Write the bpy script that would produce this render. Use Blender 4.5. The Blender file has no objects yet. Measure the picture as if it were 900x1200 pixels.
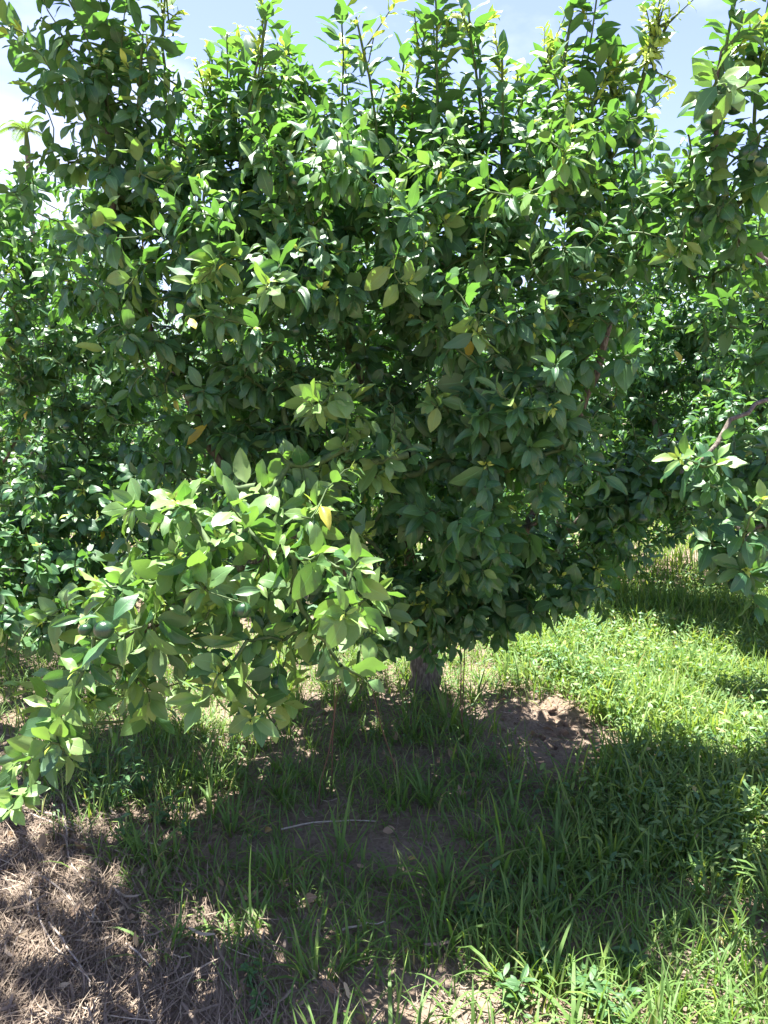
import bpy, math, random
import numpy as np
from mathutils import Vector, Matrix

# ------------------------------------------------------------------ camera, sky, sun, exposure
sc = bpy.context.scene
C = sc.collection
EYE = 1.55
PITCH = math.radians(7.8)
cam_d = bpy.data.cameras.new('camera')
cam = bpy.data.objects.new('camera', cam_d)
C.objects.link(cam)
cam.location = (0, 0, EYE)
cam.rotation_euler = (math.pi / 2 - PITCH, 0, 0)
cam_d.sensor_fit = 'VERTICAL'
cam_d.sensor_height = 36
cam_d.lens = 26.2
cam_d.clip_start = 0.02
cam_d.clip_end = 2000
sc.camera = cam

SUN_EL, SUN_AZ = math.radians(78), math.radians(-35)      # azimuth from +Y towards +X
w = bpy.data.worlds.new('World')
sc.world = w
w.use_nodes = True
nt = w.node_tree
nt.nodes.clear()
out = nt.nodes.new('ShaderNodeOutputWorld')
bg = nt.nodes.new('ShaderNodeBackground')
bg.inputs['Strength'].default_value = 0.069
sky = nt.nodes.new('ShaderNodeTexSky')
sky.sky_type = 'NISHITA'
sky.sun_disc = False
sky.sun_elevation = SUN_EL
sky.sun_rotation = SUN_AZ
sky.dust_density = 0.5
sky.ozone_density = 2.0
sky.air_density = 1.0
tc = nt.nodes.new('ShaderNodeTexCoord')
mp = nt.nodes.new('ShaderNodeMapping')
mp.inputs['Scale'].default_value = (1.0, 1.0, 2.2)
mp.inputs['Rotation'].default_value = (0, 0, math.radians(-30))
mp.inputs['Location'].default_value = (1.35, 0.6, 0.05)
nz = nt.nodes.new('ShaderNodeTexNoise')
nz.inputs['Scale'].default_value = 2.3
nz.inputs['Detail'].default_value = 7
nz.inputs['Roughness'].default_value = 0.55
rp = nt.nodes.new('ShaderNodeValToRGB')
rp.color_ramp.elements[0].position = 0.54
rp.color_ramp.elements[0].color = (0, 0, 0, 1)
rp.color_ramp.elements[1].position = 0.74
rp.color_ramp.elements[1].color = (0.85, 0.85, 0.85, 1)
mxw = nt.nodes.new('ShaderNodeMix')
mxw.data_type = 'RGBA'
mxw.inputs['B'].default_value = (4.3, 4.55, 5.2, 1)
nt.links.new(tc.outputs['Generated'], mp.inputs['Vector'])
nt.links.new(mp.outputs['Vector'], nz.inputs['Vector'])
nt.links.new(nz.outputs['Fac'], rp.inputs['Fac'])
nt.links.new(rp.outputs['Color'], mxw.inputs['Factor'])
tintw = nt.nodes.new('ShaderNodeMix')                     # slightly violet summer blue of the photograph's sky
tintw.data_type = 'RGBA'
tintw.blend_type = 'MULTIPLY'
tintw.inputs['Factor'].default_value = 1.0
tintw.inputs['B'].default_value = (1.06, 0.88, 0.99, 1)
nt.links.new(sky.outputs['Color'], tintw.inputs['A'])
nt.links.new(tintw.outputs['Result'], mxw.inputs['A'])
nt.links.new(mxw.outputs['Result'], bg.inputs['Color'])
nt.links.new(bg.outputs['Background'], out.inputs['Surface'])

sun_d = bpy.data.lights.new('sun', 'SUN')
sun_d.energy = 5.0
sun_d.angle = math.radians(0.53)
sun_d.color = (1.0, 0.975, 0.93)
sun = bpy.data.objects.new('sun', sun_d)
C.objects.link(sun)
SUNV = Vector((math.cos(SUN_EL) * math.sin(SUN_AZ), math.cos(SUN_EL) * math.cos(SUN_AZ), math.sin(SUN_EL)))
sun.rotation_euler = SUNV.to_track_quat('Z', 'Y').to_euler()
sun.location = (0, 0, 12)

vs = sc.view_settings
vs.view_transform = 'Standard'
vs.look = 'None'
vs.gamma = 1
vs.exposure = 2.3
sc.cycles.max_bounces = 6
sc.cycles.diffuse_bounces = 3
sc.cycles.transmission_bounces = 4
sc.cycles.use_denoising = True

rng = np.random.default_rng(11)
random.seed(5)
FPX = 873.0


def project(P):
    """world points -> photo pixels (900x1200) and depth; used to see which leaves show largest"""
    P = np.asarray(P, float)
    c, s = math.cos(PITCH), math.sin(PITCH)
    zz = P[..., 2] - EYE
    d = P[..., 1] * c - zz * s
    u = P[..., 1] * s + zz * c
    d = np.where(d < 0.05, 0.05, d)
    return 450 + FPX * P[..., 0] / d, 600 - FPX * u / d, d


def at(px, py, Y):
    """surveyed photo direction at real distance Y -> point in the world, metres"""
    c, s = math.cos(PITCH), math.sin(PITCH)
    v = (600 - py) / FPX
    # u = v d ; Y = c d + s u ; z = -s d + c u
    d = Y / (c + s * v)
    return np.array([(px - 450) / FPX * d, Y, EYE - s * d + c * v * d])


# ------------------------------------------------------------------ helpers
def tag(o, label=None, cat=None, group=None, kind=None):
    if label: o['label'] = label
    if cat: o['category'] = cat
    if group: o['group'] = group
    if kind: o['kind'] = kind
    return o


def link(name, data, parent=None):
    o = bpy.data.objects.new(name, data)
    C.objects.link(o)
    if parent is not None:
        o.parent = parent
    return o


def empty(name, loc):
    o = bpy.data.objects.new(name, None)
    o.empty_display_size = 0.1
    C.objects.link(o)
    o.location = loc
    return o


def quad_mesh(name, V, Q, mat, tint=None, uv=None, smooth=True):
    me = bpy.data.meshes.new(name)
    V = np.ascontiguousarray(V, np.float32)
    Q = np.ascontiguousarray(Q, np.int32)
    me.vertices.add(len(V))
    me.vertices.foreach_set('co', V.ravel())
    me.loops.add(Q.size)
    me.loops.foreach_set('vertex_index', Q.ravel())
    me.polygons.add(len(Q))
    me.polygons.foreach_set('loop_start', np.arange(0, Q.size, 4, dtype=np.int32))
    me.polygons.foreach_set('loop_total', np.full(len(Q), 4, np.int32))
    me.update(calc_edges=True)
    if smooth:
        me.polygons.foreach_set('use_smooth', np.ones(len(Q), bool))
    if tint is not None:
        a = me.attributes.new('tint', 'FLOAT_COLOR', 'POINT')
        t = np.ones((len(V), 4), np.float32)
        t[:, :3] = tint
        a.data.foreach_set('color', t.ravel())
    if uv is not None:
        a = me.attributes.new('leafuv', 'FLOAT_VECTOR', 'POINT')
        t = np.zeros((len(V), 3), np.float32)
        t[:, :2] = uv
        a.data.foreach_set('vector', t.ravel())
    me.materials.append(mat)
    return me


def norm(v):
    v = np.asarray(v, float)
    return v / (np.linalg.norm(v, axis=-1, keepdims=True) + 1e-9)


class Tubes:
    """tapered round stems gathered into one mesh"""
    def __init__(self, sides=6):
        self.V, self.Q, self.n, self.s = [], [], 0, sides

    def add(self, P, R, wob=0.0):
        P = np.asarray(P, float)
        if len(P) < 2:
            return
        R = np.broadcast_to(np.asarray(R, float), (len(P),))
        T = np.gradient(P, axis=0)
        T = norm(T)
        ref = np.array([0.31, 0.95, 0.05]) if abs(T[0, 2]) > 0.7 else np.array([0, 0, 1.0])
        A = norm(np.cross(T, ref))
        B = np.cross(T, A)
        th = np.linspace(0, 2 * np.pi, self.s, endpoint=False)
        rr = R[:, None]
        if wob:
            rr = rr * (1 + wob * np.sin(3 * th[None, :] + 2.1 * np.arange(len(P))[:, None]) + wob * rng.uniform(-1, 1, (len(P), self.s)))
        ring = P[:, None, :] + (np.cos(th)[None, :, None] * A[:, None, :] + np.sin(th)[None, :, None] * B[:, None, :]) * rr[..., None]
        self.V.append(ring.reshape(-1, 3))
        i = np.arange(len(P) - 1)[:, None] * self.s
        j = np.arange(self.s)[None, :]
        k = (j + 1) % self.s
        q = np.stack([i + j, i + k, i + self.s + k, i + self.s + j], -1).reshape(-1, 4) + self.n
        self.Q.append(q)
        self.n += len(P) * self.s

    def build(self, name, mat, parent=None):
        if not self.V:
            return None
        return link(name, quad_mesh(name, np.concatenate(self.V), np.concatenate(self.Q), mat), parent)


# ------------------------------------------------------------------ materials
def new_mat(name):
    m = bpy.data.materials.new(name)
    m.use_nodes = True
    m.node_tree.nodes.clear()
    return m, m.node_tree


def N(nt, t, **kw):
    n = nt.nodes.new(t)
    for k, v in kw.items():
        if k in n.inputs:
            n.inputs[k].default_value = v
        else:
            setattr(n, k, v)
    return n


def mixc(nt, fac, a, b):
    m = nt.nodes.new('ShaderNodeMix')
    m.data_type = 'RGBA'
    for k, v in (('Factor', fac), ('A', a), ('B', b)):
        if isinstance(v, (int, float)):
            m.inputs[k].default_value = v
        elif isinstance(v, tuple):
            m.inputs[k].default_value = (*v, 1)
        else:
            nt.links.new(v, m.inputs[k])
    return m.outputs['Result']


def ramp(nt, fac, stops):
    r = nt.nodes.new('ShaderNodeValToRGB')
    while len(r.color_ramp.elements) < len(stops):
        r.color_ramp.elements.new(0.5)
    for e, (p, c) in zip(r.color_ramp.elements, stops):
        e.position = p
        e.color = (*c, 1)
    nt.links.new(fac, r.inputs['Fac'])
    return r.outputs['Color']


def math_n(nt, op, a, b=None, clamp=False):
    m = nt.nodes.new('ShaderNodeMath')
    m.operation = op
    m.use_clamp = clamp
    for i, v in enumerate((a, b)):
        if v is None: continue
        if isinstance(v, (int, float)): m.inputs[i].default_value = v
        else: nt.links.new(v, m.inputs[i])
    return m.outputs[0]


def leaf_material(name, dark, light, young, yellow, under, transl, tfac=0.38, rough=0.36, veins=True, spec=0.5):
    m, nt = new_mat(name)
    at_ = N(nt, 'ShaderNodeAttribute', attribute_name='tint')
    sep = N(nt, 'ShaderNodeSeparateColor')
    nt.links.new(at_.outputs['Color'], sep.inputs['Color'])
    col = mixc(nt, sep.outputs['Green'], dark, light)
    geo = N(nt, 'ShaderNodeNewGeometry')
    noi = N(nt, 'ShaderNodeTexNoise', Scale=35.0, Detail=3.0)
    nt.links.new(geo.outputs['Position'], noi.inputs['Vector'])
    col = mixc(nt, math_n(nt, 'MULTIPLY', noi.outputs['Fac'], 0.22), col, light)
    col = mixc(nt, sep.outputs['Red'], col, young)
    col = mixc(nt, sep.outputs['Blue'], col, yellow)
    if veins:
        spot = N(nt, 'ShaderNodeTexNoise', Scale=160.0, Detail=2.0)
        nt.links.new(geo.outputs['Position'], spot.inputs['Vector'])
        big = N(nt, 'ShaderNodeTexNoise', Scale=9.0, Detail=1.0)
        nt.links.new(geo.outputs['Position'], big.inputs['Vector'])
        sf = math_n(nt, 'MULTIPLY', math_n(nt, 'GREATER_THAN', spot.outputs['Fac'], 0.66), math_n(nt, 'GREATER_THAN', big.outputs['Fac'], 0.50))
        col = mixc(nt, math_n(nt, 'MULTIPLY', sf, 0.6), col, (0.17, 0.15, 0.06))
    tcol = mixc(nt, sep.outputs['Red'], transl, tuple(min(1, c * 1.1 + t_) for c, t_ in zip(transl, (0.28, 0.18, 0.03))))
    tcol = mixc(nt, sep.outputs['Blue'], tcol, yellow)
    p = N(nt, 'ShaderNodeBsdfPrincipled', Roughness=rough)
    p.inputs['Specular IOR Level'].default_value = spec
    if veins:
        uv = N(nt, 'ShaderNodeAttribute', attribute_name='leafuv')
        sx = N(nt, 'ShaderNodeSeparateXYZ')
        nt.links.new(uv.outputs['Vector'], sx.inputs[0])
        av = math_n(nt, 'ABSOLUTE', sx.outputs['Y'])
        rib = math_n(nt, 'SUBTRACT', 1.0, math_n(nt, 'MULTIPLY', av, 12.0), True)
        side = math_n(nt, 'SINE', math_n(nt, 'MULTIPLY', math_n(nt, 'SUBTRACT', sx.outputs['X'], math_n(nt, 'MULTIPLY', av, 0.16)), 58.0))
        side = math_n(nt, 'POWER', math_n(nt, 'ABSOLUTE', side), 6.0)
        vein = math_n(nt, 'MAXIMUM', rib, math_n(nt, 'MULTIPLY', side, 0.12))
        col = mixc(nt, math_n(nt, 'MULTIPLY', vein, 0.5), col, tuple(min(1, c * 2.1) for c in light))
        bp = N(nt, 'ShaderNodeBump', Strength=0.35, Distance=0.002)
        hgt = math_n(nt, 'ADD', math_n(nt, 'MULTIPLY', vein, -0.6), noi.outputs['Fac'])
        nt.links.new(hgt, bp.inputs['Height'])
        nt.links.new(bp.outputs['Normal'], p.inputs['Normal'])
    col = mixc(nt, math_n(nt, 'MULTIPLY', geo.outputs['Backfacing'], 0.75), col, mixc(nt, sep.outputs['Red'], under, young))
    nt.links.new(col, p.inputs['Base Color'])
    rg = math_n(nt, 'ADD', math_n(nt, 'MULTIPLY', geo.outputs['Backfacing'], 0.22), math_n(nt, 'ADD', rough - 0.06, math_n(nt, 'MULTIPLY', noi.outputs['Fac'], 0.12)))
    nt.links.new(rg, p.inputs['Roughness'])
    t = N(nt, 'ShaderNodeBsdfTranslucent')
    nt.links.new(tcol, t.inputs['Color'])
    mx = N(nt, 'ShaderNodeMixShader', Fac=tfac)
    nt.links.new(p.outputs[0], mx.inputs[1])
    nt.links.new(t.outputs[0], mx.inputs[2])
    o = N(nt, 'ShaderNodeOutputMaterial')
    nt.links.new(mx.outputs[0], o.inputs['Surface'])
    return m


def plain_material(name, stops, scale=30.0, rough=0.85, bump=0.4, dist=0.004, obj=True, stretch=None):
    m, nt = new_mat(name)
    tcd = N(nt, 'ShaderNodeTexCoord')
    vec = tcd.outputs['Object']
    if stretch:
        mpn = N(nt, 'ShaderNodeMapping')
        mpn.inputs['Scale'].default_value = stretch
        nt.links.new(vec, mpn.inputs['Vector'])
        vec = mpn.outputs['Vector']
    noi = N(nt, 'ShaderNodeTexNoise', Scale=scale, Detail=6.0, Roughness=0.65)
    nt.links.new(vec, noi.inputs['Vector'])
    col = ramp(nt, noi.outputs['Fac'], stops)
    p = N(nt, 'ShaderNodeBsdfPrincipled', Roughness=rough)
    p.inputs['Specular IOR Level'].default_value = 0.25
    nt.links.new(col, p.inputs['Base Color'])
    bp = N(nt, 'ShaderNodeBump', Strength=bump, Distance=dist)
    nt.links.new(noi.outputs['Fac'], bp.inputs['Height'])
    nt.links.new(bp.outputs['Normal'], p.inputs['Normal'])
    o = N(nt, 'ShaderNodeOutputMaterial')
    nt.links.new(p.outputs[0], o.inputs['Surface'])
    return m


M_LEAF = leaf_material('citrus_leaf', (0.017, 0.068, 0.032), (0.100, 0.215, 0.078), (0.46, 0.56, 0.09), (0.55, 0.42, 0.035),
                       (0.085, 0.165, 0.090), (0.17, 0.41, 0.045), 0.27, 0.42)
M_GRASS = leaf_material('grass_blade', (0.062, 0.145, 0.028), (0.145, 0.260, 0.050), (0.24, 0.33, 0.07), (0.42, 0.34, 0.17),
                        (0.10, 0.18, 0.04), (0.22, 0.38, 0.04), 0.34, 0.42, veins=False)
M_WEED = leaf_material('weed_leaf', (0.045, 0.115, 0.045), (0.10, 0.20, 0.065), (0.22, 0.30, 0.08), (0.40, 0.32, 0.12),
                       (0.11, 0.19, 0.08), (0.18, 0.36, 0.05), 0.32, 0.5)
M_BARK = plain_material('citrus_bark', [(0.25, (0.06, 0.048, 0.038)), (0.5, (0.14, 0.115, 0.09)), (0.72, (0.29, 0.26, 0.21))], 30, 0.9, 0.9, 0.012, stretch=(3, 3, 0.8))
M_TWIG = plain_material('green_twig', [(0.3, (0.055, 0.095, 0.032)), (0.7, (0.12, 0.17, 0.065))], 40, 0.7, 0.2)
M_FRUIT = None
M_STRAW = leaf_material('dry_straw', (0.100, 0.077, 0.055), (0.215, 0.174, 0.128), (0.44, 0.36, 0.27), (0.20, 0.12, 0.07),
                        (0.22, 0.17, 0.13), (0.22, 0.16, 0.10), 0.10, 0.7, veins=False, spec=0.2)
M_DRYTWIG = plain_material('dry_twig', [(0.3, (0.30, 0.24, 0.19)), (0.7, (0.55, 0.48, 0.40))], 60, 0.85, 0.3)
M_REDTWIG = plain_material('reddish_dry_stem', [(0.3, (0.09, 0.05, 0.033)), (0.7, (0.20, 0.12, 0.08))], 50, 0.85, 0.3)
M_DEADLEAF = leaf_material('dead_leaf', (0.20, 0.12, 0.07), (0.42, 0.29, 0.18), (0.5, 0.4, 0.27), (0.45, 0.30, 0.10),
                           (0.38, 0.27, 0.18), (0.30, 0.17, 0.08), 0.15, 0.7, spec=0.2)
M_CLOD = plain_material('soil_clod', [(0.3, (0.22, 0.13, 0.085)), (0.7, (0.42, 0.29, 0.20))], 45, 0.95, 0.9, 0.01)


def fruit_material():
    m, nt = new_mat('green_citrus_rind')
    tcd = N(nt, 'ShaderNodeTexCoord')
    noi = N(nt, 'ShaderNodeTexNoise', Scale=14.0, Detail=4.0)
    vor = N(nt, 'ShaderNodeTexVoronoi', Scale=260.0)
    nt.links.new(tcd.outputs['Object'], noi.inputs['Vector'])
    nt.links.new(tcd.outputs['Object'], vor.inputs['Vector'])
    col = ramp(nt, noi.outputs['Fac'], [(0.3, (0.012, 0.042, 0.022)), (0.7, (0.035, 0.085, 0.03))])
    p = N(nt, 'ShaderNodeBsdfPrincipled', Roughness=0.28)
    nt.links.new(col, p.inputs['Base Color'])
    bp = N(nt, 'ShaderNodeBump', Strength=0.12, Distance=0.0012)
    nt.links.new(vor.outputs['Distance'], bp.inputs['Height'])
    nt.links.new(bp.outputs['Normal'], p.inputs['Normal'])
    o = N(nt, 'ShaderNodeOutputMaterial')
    nt.links.new(p.outputs[0], o.inputs['Surface'])
    return m


M_FRUIT = fruit_material()


# ------------------------------------------------------------------ ground
def hgt(x, y):
    x = np.asarray(x, float); y = np.asarray(y, float)
    h = 0.022 * np.sin(1.7 * x + 0.6) * np.cos(1.3 * y + 0.4) + 0.014 * np.sin(3.9 * x - 2.2 * y) + 0.009 * np.sin(7.7 * y + 4.1 * x)
    h = h + 0.11 * np.exp(-(((x + 1.15) / 0.55) ** 2 + ((y - 1.75) / 0.45) ** 2))          # heap of dry cuttings
    h = h - 0.035 * np.exp(-(((x - 0.9) / 0.32) ** 2 + ((y - 3.5) / 0.34) ** 2))            # scraped bare patch
    return h


def vnoise(x, y, s, seed=0):
    """smooth value noise"""
    x = np.asarray(x, float) * s; y = np.asarray(y, float) * s
    xi, yi = np.floor(x).astype(int), np.floor(y).astype(int)
    fx, fy = x - xi, y - yi
    fx = fx * fx * (3 - 2 * fx); fy = fy * fy * (3 - 2 * fy)
    def hsh(a, b):
        v = np.sin(a * 127.1 + b * 311.7 + seed * 74.7) * 43758.5453
        return v - np.floor(v)
    return (hsh(xi, yi) * (1 - fx) + hsh(xi + 1, yi) * fx) * (1 - fy) + (hsh(xi, yi + 1) * (1 - fx) + hsh(xi + 1, yi + 1) * fx) * fy


def grid_axis(lo, hi, fine_lo, fine_hi, step):
    a = list(np.arange(fine_lo, fine_hi + 1e-6, step))
    s = step
    v = fine_hi
    while v < hi:
        s *= 1.35
        v = min(hi, v + s)
        a.append(v)
    s = step
    v = fine_lo
    while v > lo:
        s *= 1.35
        v = max(lo, v - s)
        a.insert(0, v)
    return np.array(a)


gx = grid_axis(-400, 400, -3.2, 3.2, 0.03)
gy = grid_axis(-60, 600, 0.8, 6.0, 0.03)
GX, GY = np.meshgrid(gx, gy)
near = np.exp(-np.maximum(0, np.hypot(GX, GY - 3) - 5) / 6)
bare = np.exp(-(((GX - 0.9) / 0.36) ** 2 + ((GY - 3.5) / 0.38) ** 2))
lump = (vnoise(GX, GY, 16, 3) - 0.5) * (0.012 + 0.035 * bare) + (vnoise(GX, GY, 34, 5) - 0.5) * (0.006 + 0.012 * bare)
GZ = hgt(GX, GY) * near + lump * near
ny, nx = GX.shape
idx = np.arange(nx * ny).reshape(ny, nx)
Q = np.stack([idx[:-1, :-1], idx[:-1, 1:], idx[1:, 1:], idx[1:, :-1]], -1).reshape(-1, 4)


def ground_material():
    m, nt = new_mat('soil_with_litter')
    geo = N(nt, 'ShaderNodeNewGeometry')
    n1 = N(nt, 'ShaderNodeTexNoise', Scale=1.6, Detail=6.0, Roughness=0.6)
    n2 = N(nt, 'ShaderNodeTexNoise', Scale=38.0, Detail=8.0, Roughness=0.7)
    n3 = N(nt, 'ShaderNodeTexVoronoi', Scale=70.0)
    for n in (n1, n2, n3):
        nt.links.new(geo.outputs['Position'], n.inputs['Vector'])
    soil = ramp(nt, n2.outputs['Fac'], [(0.28, (0.085, 0.060, 0.044)), (0.5, (0.19, 0.138, 0.098)), (0.72, (0.32, 0.25, 0.18))])
    litter = ramp(nt, n3.outputs['Distance'], [(0.0, (0.10, 0.075, 0.06)), (0.6, (0.24, 0.185, 0.145))])
    col = mixc(nt, ramp(nt, n1.outputs['Fac'], [(0.42, (0, 0, 0)), (0.6, (0.8, 0.8, 0.8))]), soil, litter)
    p = N(nt, 'ShaderNodeBsdfPrincipled', Roughness=0.95)
    p.inputs['Specular IOR Level'].default_value = 0.15
    nt.links.new(col, p.inputs['Base Color'])
    bp = N(nt, 'ShaderNodeBump', Strength=0.9, Distance=0.012)
    nt.links.new(n2.outputs['Fac'], bp.inputs['Height'])
    nt.links.new(bp.outputs['Normal'], p.inputs['Normal'])
    o = N(nt, 'ShaderNodeOutputMaterial')
    nt.links.new(p.outputs[0], o.inputs['Surface'])
    return m


g = link('ground', quad_mesh('ground', np.stack([GX, GY, GZ], -1).reshape(-1, 3), Q, ground_material()))
tag(g, 'brown orchard soil with litter under the citrus trees', kind='structure')


# ------------------------------------------------------------------ leaf shapes
def leaf_shape(r, rows, cols, wid, kind='citrus'):
    """unit-length leaf along +Y, face up +Z -> verts, quads, uv"""
    if kind == 'citrus':
        us = np.array([0, 0.10, 0.13, 0.26, 0.44, 0.62, 0.80, 0.93, 1.0]) if rows == 8 else np.array([0, 0.12, 0.35, 0.68, 1.0])
        ws = np.array([.025, .025, .16, .70, .99, .94, .62, .26, .03]) if rows == 8 else np.array([.03, .10, .90, .82, .03])
    else:
        us = np.array([0, 0.1, 0.3, 0.6, 0.85, 1.0])
        ws = np.array([.05, .3, .9, 1.0, .6, .05])
    vs_ = np.linspace(-1, 1, cols)
    curl = r.choice((r.uniform(0.0, 0.4), r.uniform(0.3, 0.85)))            # recurve of the blade
    fold = r.choice((r.uniform(0.05, 0.45), r.uniform(0.3, 0.9)))             # V fold along the midrib
    wave = r.uniform(0.01, 0.075)
    ph = r.uniform(0, 6.28)
    sidebend = r.uniform(-0.18, 0.18)
    twist = r.uniform(-0.35, 0.35)
    th = curl * 1.6 * us ** 1.3
    y = np.concatenate([[0], np.cumsum(np.diff(us) * np.cos((th[1:] + th[:-1]) / 2))])
    z = -np.concatenate([[0], np.cumsum(np.diff(us) * np.sin((th[1:] + th[:-1]) / 2))])
    V, UV = [], []
    for i, u in enumerate(us):
        for v in vs_:
            ww = ws[i] * wid * 0.5
            x0 = v * ww * math.cos(fold)
            z0 = abs(v) * ww * math.sin(fold) - (abs(v) ** 2) * ww * 0.35 * math.sin(fold + curl) + wave * math.sin(9 * u + ph + (2 if v > 0 else 0)) * abs(v) * ws[i]
            a = twist * u
            xr = x0 * math.cos(a) - z0 * math.sin(a)
            zr = x0 * math.sin(a) + z0 * math.cos(a)
            V.append((xr + sidebend * u * u * 0.6, y[i] + zr * math.sin(th[i]), z[i] + zr * math.cos(th[i])))
            UV.append((u, v))
    nr = len(us)
    ix = np.arange(nr * cols).reshape(nr, cols)
    Qs = np.stack([ix[:-1, :-1], ix[:-1, 1:], ix[1:, 1:], ix[1:, :-1]], -1).reshape(-1, 4)
    return np.array(V), Qs, np.array(UV)


class LeafPool:
    """shared leaf meshes: mature, young flush, yellowing"""
    def __init__(self, seed, rows, cols, counts=(26, 12, 5, 14), kind='citrus', mat=M_LEAF, wid=(0.42, 0.57), name='leaf'):
        r = random.Random(seed)
        self.V, self.tint, self.mesh, self.cls = [], [], [], []
        for c, n in enumerate(counts):
            for i in range(n):
                V, Q, UV = leaf_shape(r, rows, cols, r.uniform(*wid) * (0.72 if c == 1 else 1), kind)
                if c == 0: t = (max(0, r.gauss(0.0, 0.04)), r.random() * 0.55, 0)
                elif c == 1: t = (r.uniform(0.55, 1.0), r.random(), 0)
                elif c == 3: t = (r.uniform(0.08, 0.34), r.uniform(0.7, 1.0), 0)  # pale class: lighter young tone plus sunlit brightness put into the colour
                else: t = (0.2, r.random(), r.uniform(0.55, 1))
                self.V.append(V); self.tint.append(t); self.cls.append(c)
                self.mesh.append((name, V, Q, mat, t, UV))
        self.Q, self.UV = Q, UV
        self.V = np.array(self.V)
        self.tint = np.array(self.tint)
        self.by = [np.nonzero(np.array(self.cls) == c)[0] for c in range(len(counts))]
        self._me = {}

    def me(self, i):
        if i not in self._me:
            n, V, Q, mat, t, UV = self.mesh[i]
            self._me[i] = quad_mesh(n, V, Q, mat, np.tile(t, (len(V), 1)), UV)
        return self._me[i]


POOL = LeafPool(3, 8, 5)
POOL_LO = LeafPool(4, 4, 3)


class Leaves:
    def __init__(self):
        self.p, self.d, self.n, self.L, self.c = [], [], [], [], []

    def add(self, p, d, n, L, c=0):
        self.p.append(p); self.d.append(d); self.n.append(n); self.L.append(L); self.c.append(c)

    def arrays(self, pool):
        P = np.array(self.p); D = norm(np.array(self.d)); Nn = np.array(self.n)
        X = norm(np.cross(D, Nn))
        Z = np.cross(X, D)
        L = np.array(self.L); c = np.array(self.c)
        vid = np.zeros(len(P), int)
        for k in range(len(pool.by)):
            s = np.nonzero(c == k)[0]
            vid[s] = rng.choice(pool.by[k], len(s))
        R = np.stack([X, D, Z], -1)          # columns
        return P, R, L, vid


def bake(P, R, L, vid, pool):
    V = pool.V[vid]                                     # n,k,3
    W = np.einsum('nij,nkj->nki', R, V) * L[:, None, None] + P[:, None, :]
    return W


def leaf_mesh(name, W, vid, pool, mat):
    n, k, _ = W.shape
    Qs = (pool.Q[None] + (np.arange(n) * k)[:, None, None]).reshape(-1, 4)
    t = np.repeat(pool.tint[vid] + np.concatenate([np.zeros((n, 1)), rng.uniform(-0.12, 0.12, (n, 1)), np.zeros((n, 1))], 1), k, axis=0).clip(0, 1)
    uv = np.tile(pool.UV, (n, 1))
    return quad_mesh(name, W.reshape(-1, 3), Qs, mat, t, uv)


UP = np.array([0, 0, 1.0])


def perp(v):
    a = np.cross(v, UP)
    if np.linalg.norm(a) < 0.15:
        a = np.cross(v, np.array([1.0, 0, 0]))
    return norm(a)


def rosette(lv, path, n, size, flush=0.03, spread=(75, 38), droop=0.35, yellow=0.0015, tipflush=0.0, gap=None, pale=0.06, taper=0.3):
    """leaves set spirally along the end of a twig path (points, last = tip)"""
    path = np.asarray(path, float)
    seg = np.linalg.norm(np.diff(path, axis=0), axis=1)
    s = np.concatenate([[0], np.cumsum(seg)])
    tot = s[-1]
    use = min(tot * 0.98, (gap or 0.02) * n)
    ph = random.uniform(0, 6.28)
    for i in range(n):
        f = i / max(1, n - 1)
        q = tot - use * (1 - f)
        k = min(len(seg) - 1, max(0, int(np.searchsorted(s, q) - 1)))
        t = (q - s[k]) / (seg[k] + 1e-9)
        p = path[k] * (1 - t) + path[k + 1] * t
        T = norm(path[k + 1] - path[k])
        A = perp(T)
        B = np.cross(T, A)
        a = ph + i * 2.39996 + random.gauss(0, 0.25)
        rad = A * math.cos(a) + B * math.sin(a)
        ang = math.radians(spread[0] * (1 - f) + spread[1] * f + random.gauss(0, 9))
        d = T * math.cos(ang) + rad * math.sin(ang)
        dr = droop * (1.15 - 0.75 * f) * random.uniform(0.4, 1.5)
        d = norm(d - UP * dr)
        nn = T * 0.75 + UP * 0.65 + np.array([random.gauss(0, .22), random.gauss(0, .22), 0])
        if abs(np.dot(norm(nn), d)) > 0.93:
            nn = nn - rad
        L = size * random.uniform(0.62, 1.22) * (1 - taper * f)
        c = 3 if random.random() < pale * (0.5 + f) else 0
        if random.random() < yellow: c = 2
        if f > 0.72 and random.random() < flush:
            c = 1; L *= 0.75
        lv.add(p + rad * 0.003, d, nn, L, c)
    if tipflush and random.random() < tipflush:
        T = norm(path[-1] - path[-2])
        flush_tuft(lv, path[-1], T, random.randint(4, 7), 0.03)


def flush_tuft(lv, p, T, n, size):
    A = perp(T); B = np.cross(T, A)
    for i in range(n):
        a = i * 2.4 + random.random()
        ang = math.radians(random.uniform(15, 65))
        rad = A * math.cos(a) + B * math.sin(a)
        d = T * math.cos(ang) + rad * math.sin(ang)
        lv.add(p - T * random.uniform(0, 0.02), d, T + UP * 0.2 - rad * 0.2, size * random.uniform(0.6, 1.3), 1)


def bez(a, b, c, n):
    t = np.linspace(0, 1, n)[:, None]
    return a * (1 - t) ** 2 + 2 * b * t * (1 - t) + c * t * t


def wiggle(P, amp):
    P = P.copy()
    if len(P) > 2:
        P[1:-1] += rng.normal(0, amp, (len(P) - 2, 3))
    return P


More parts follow.
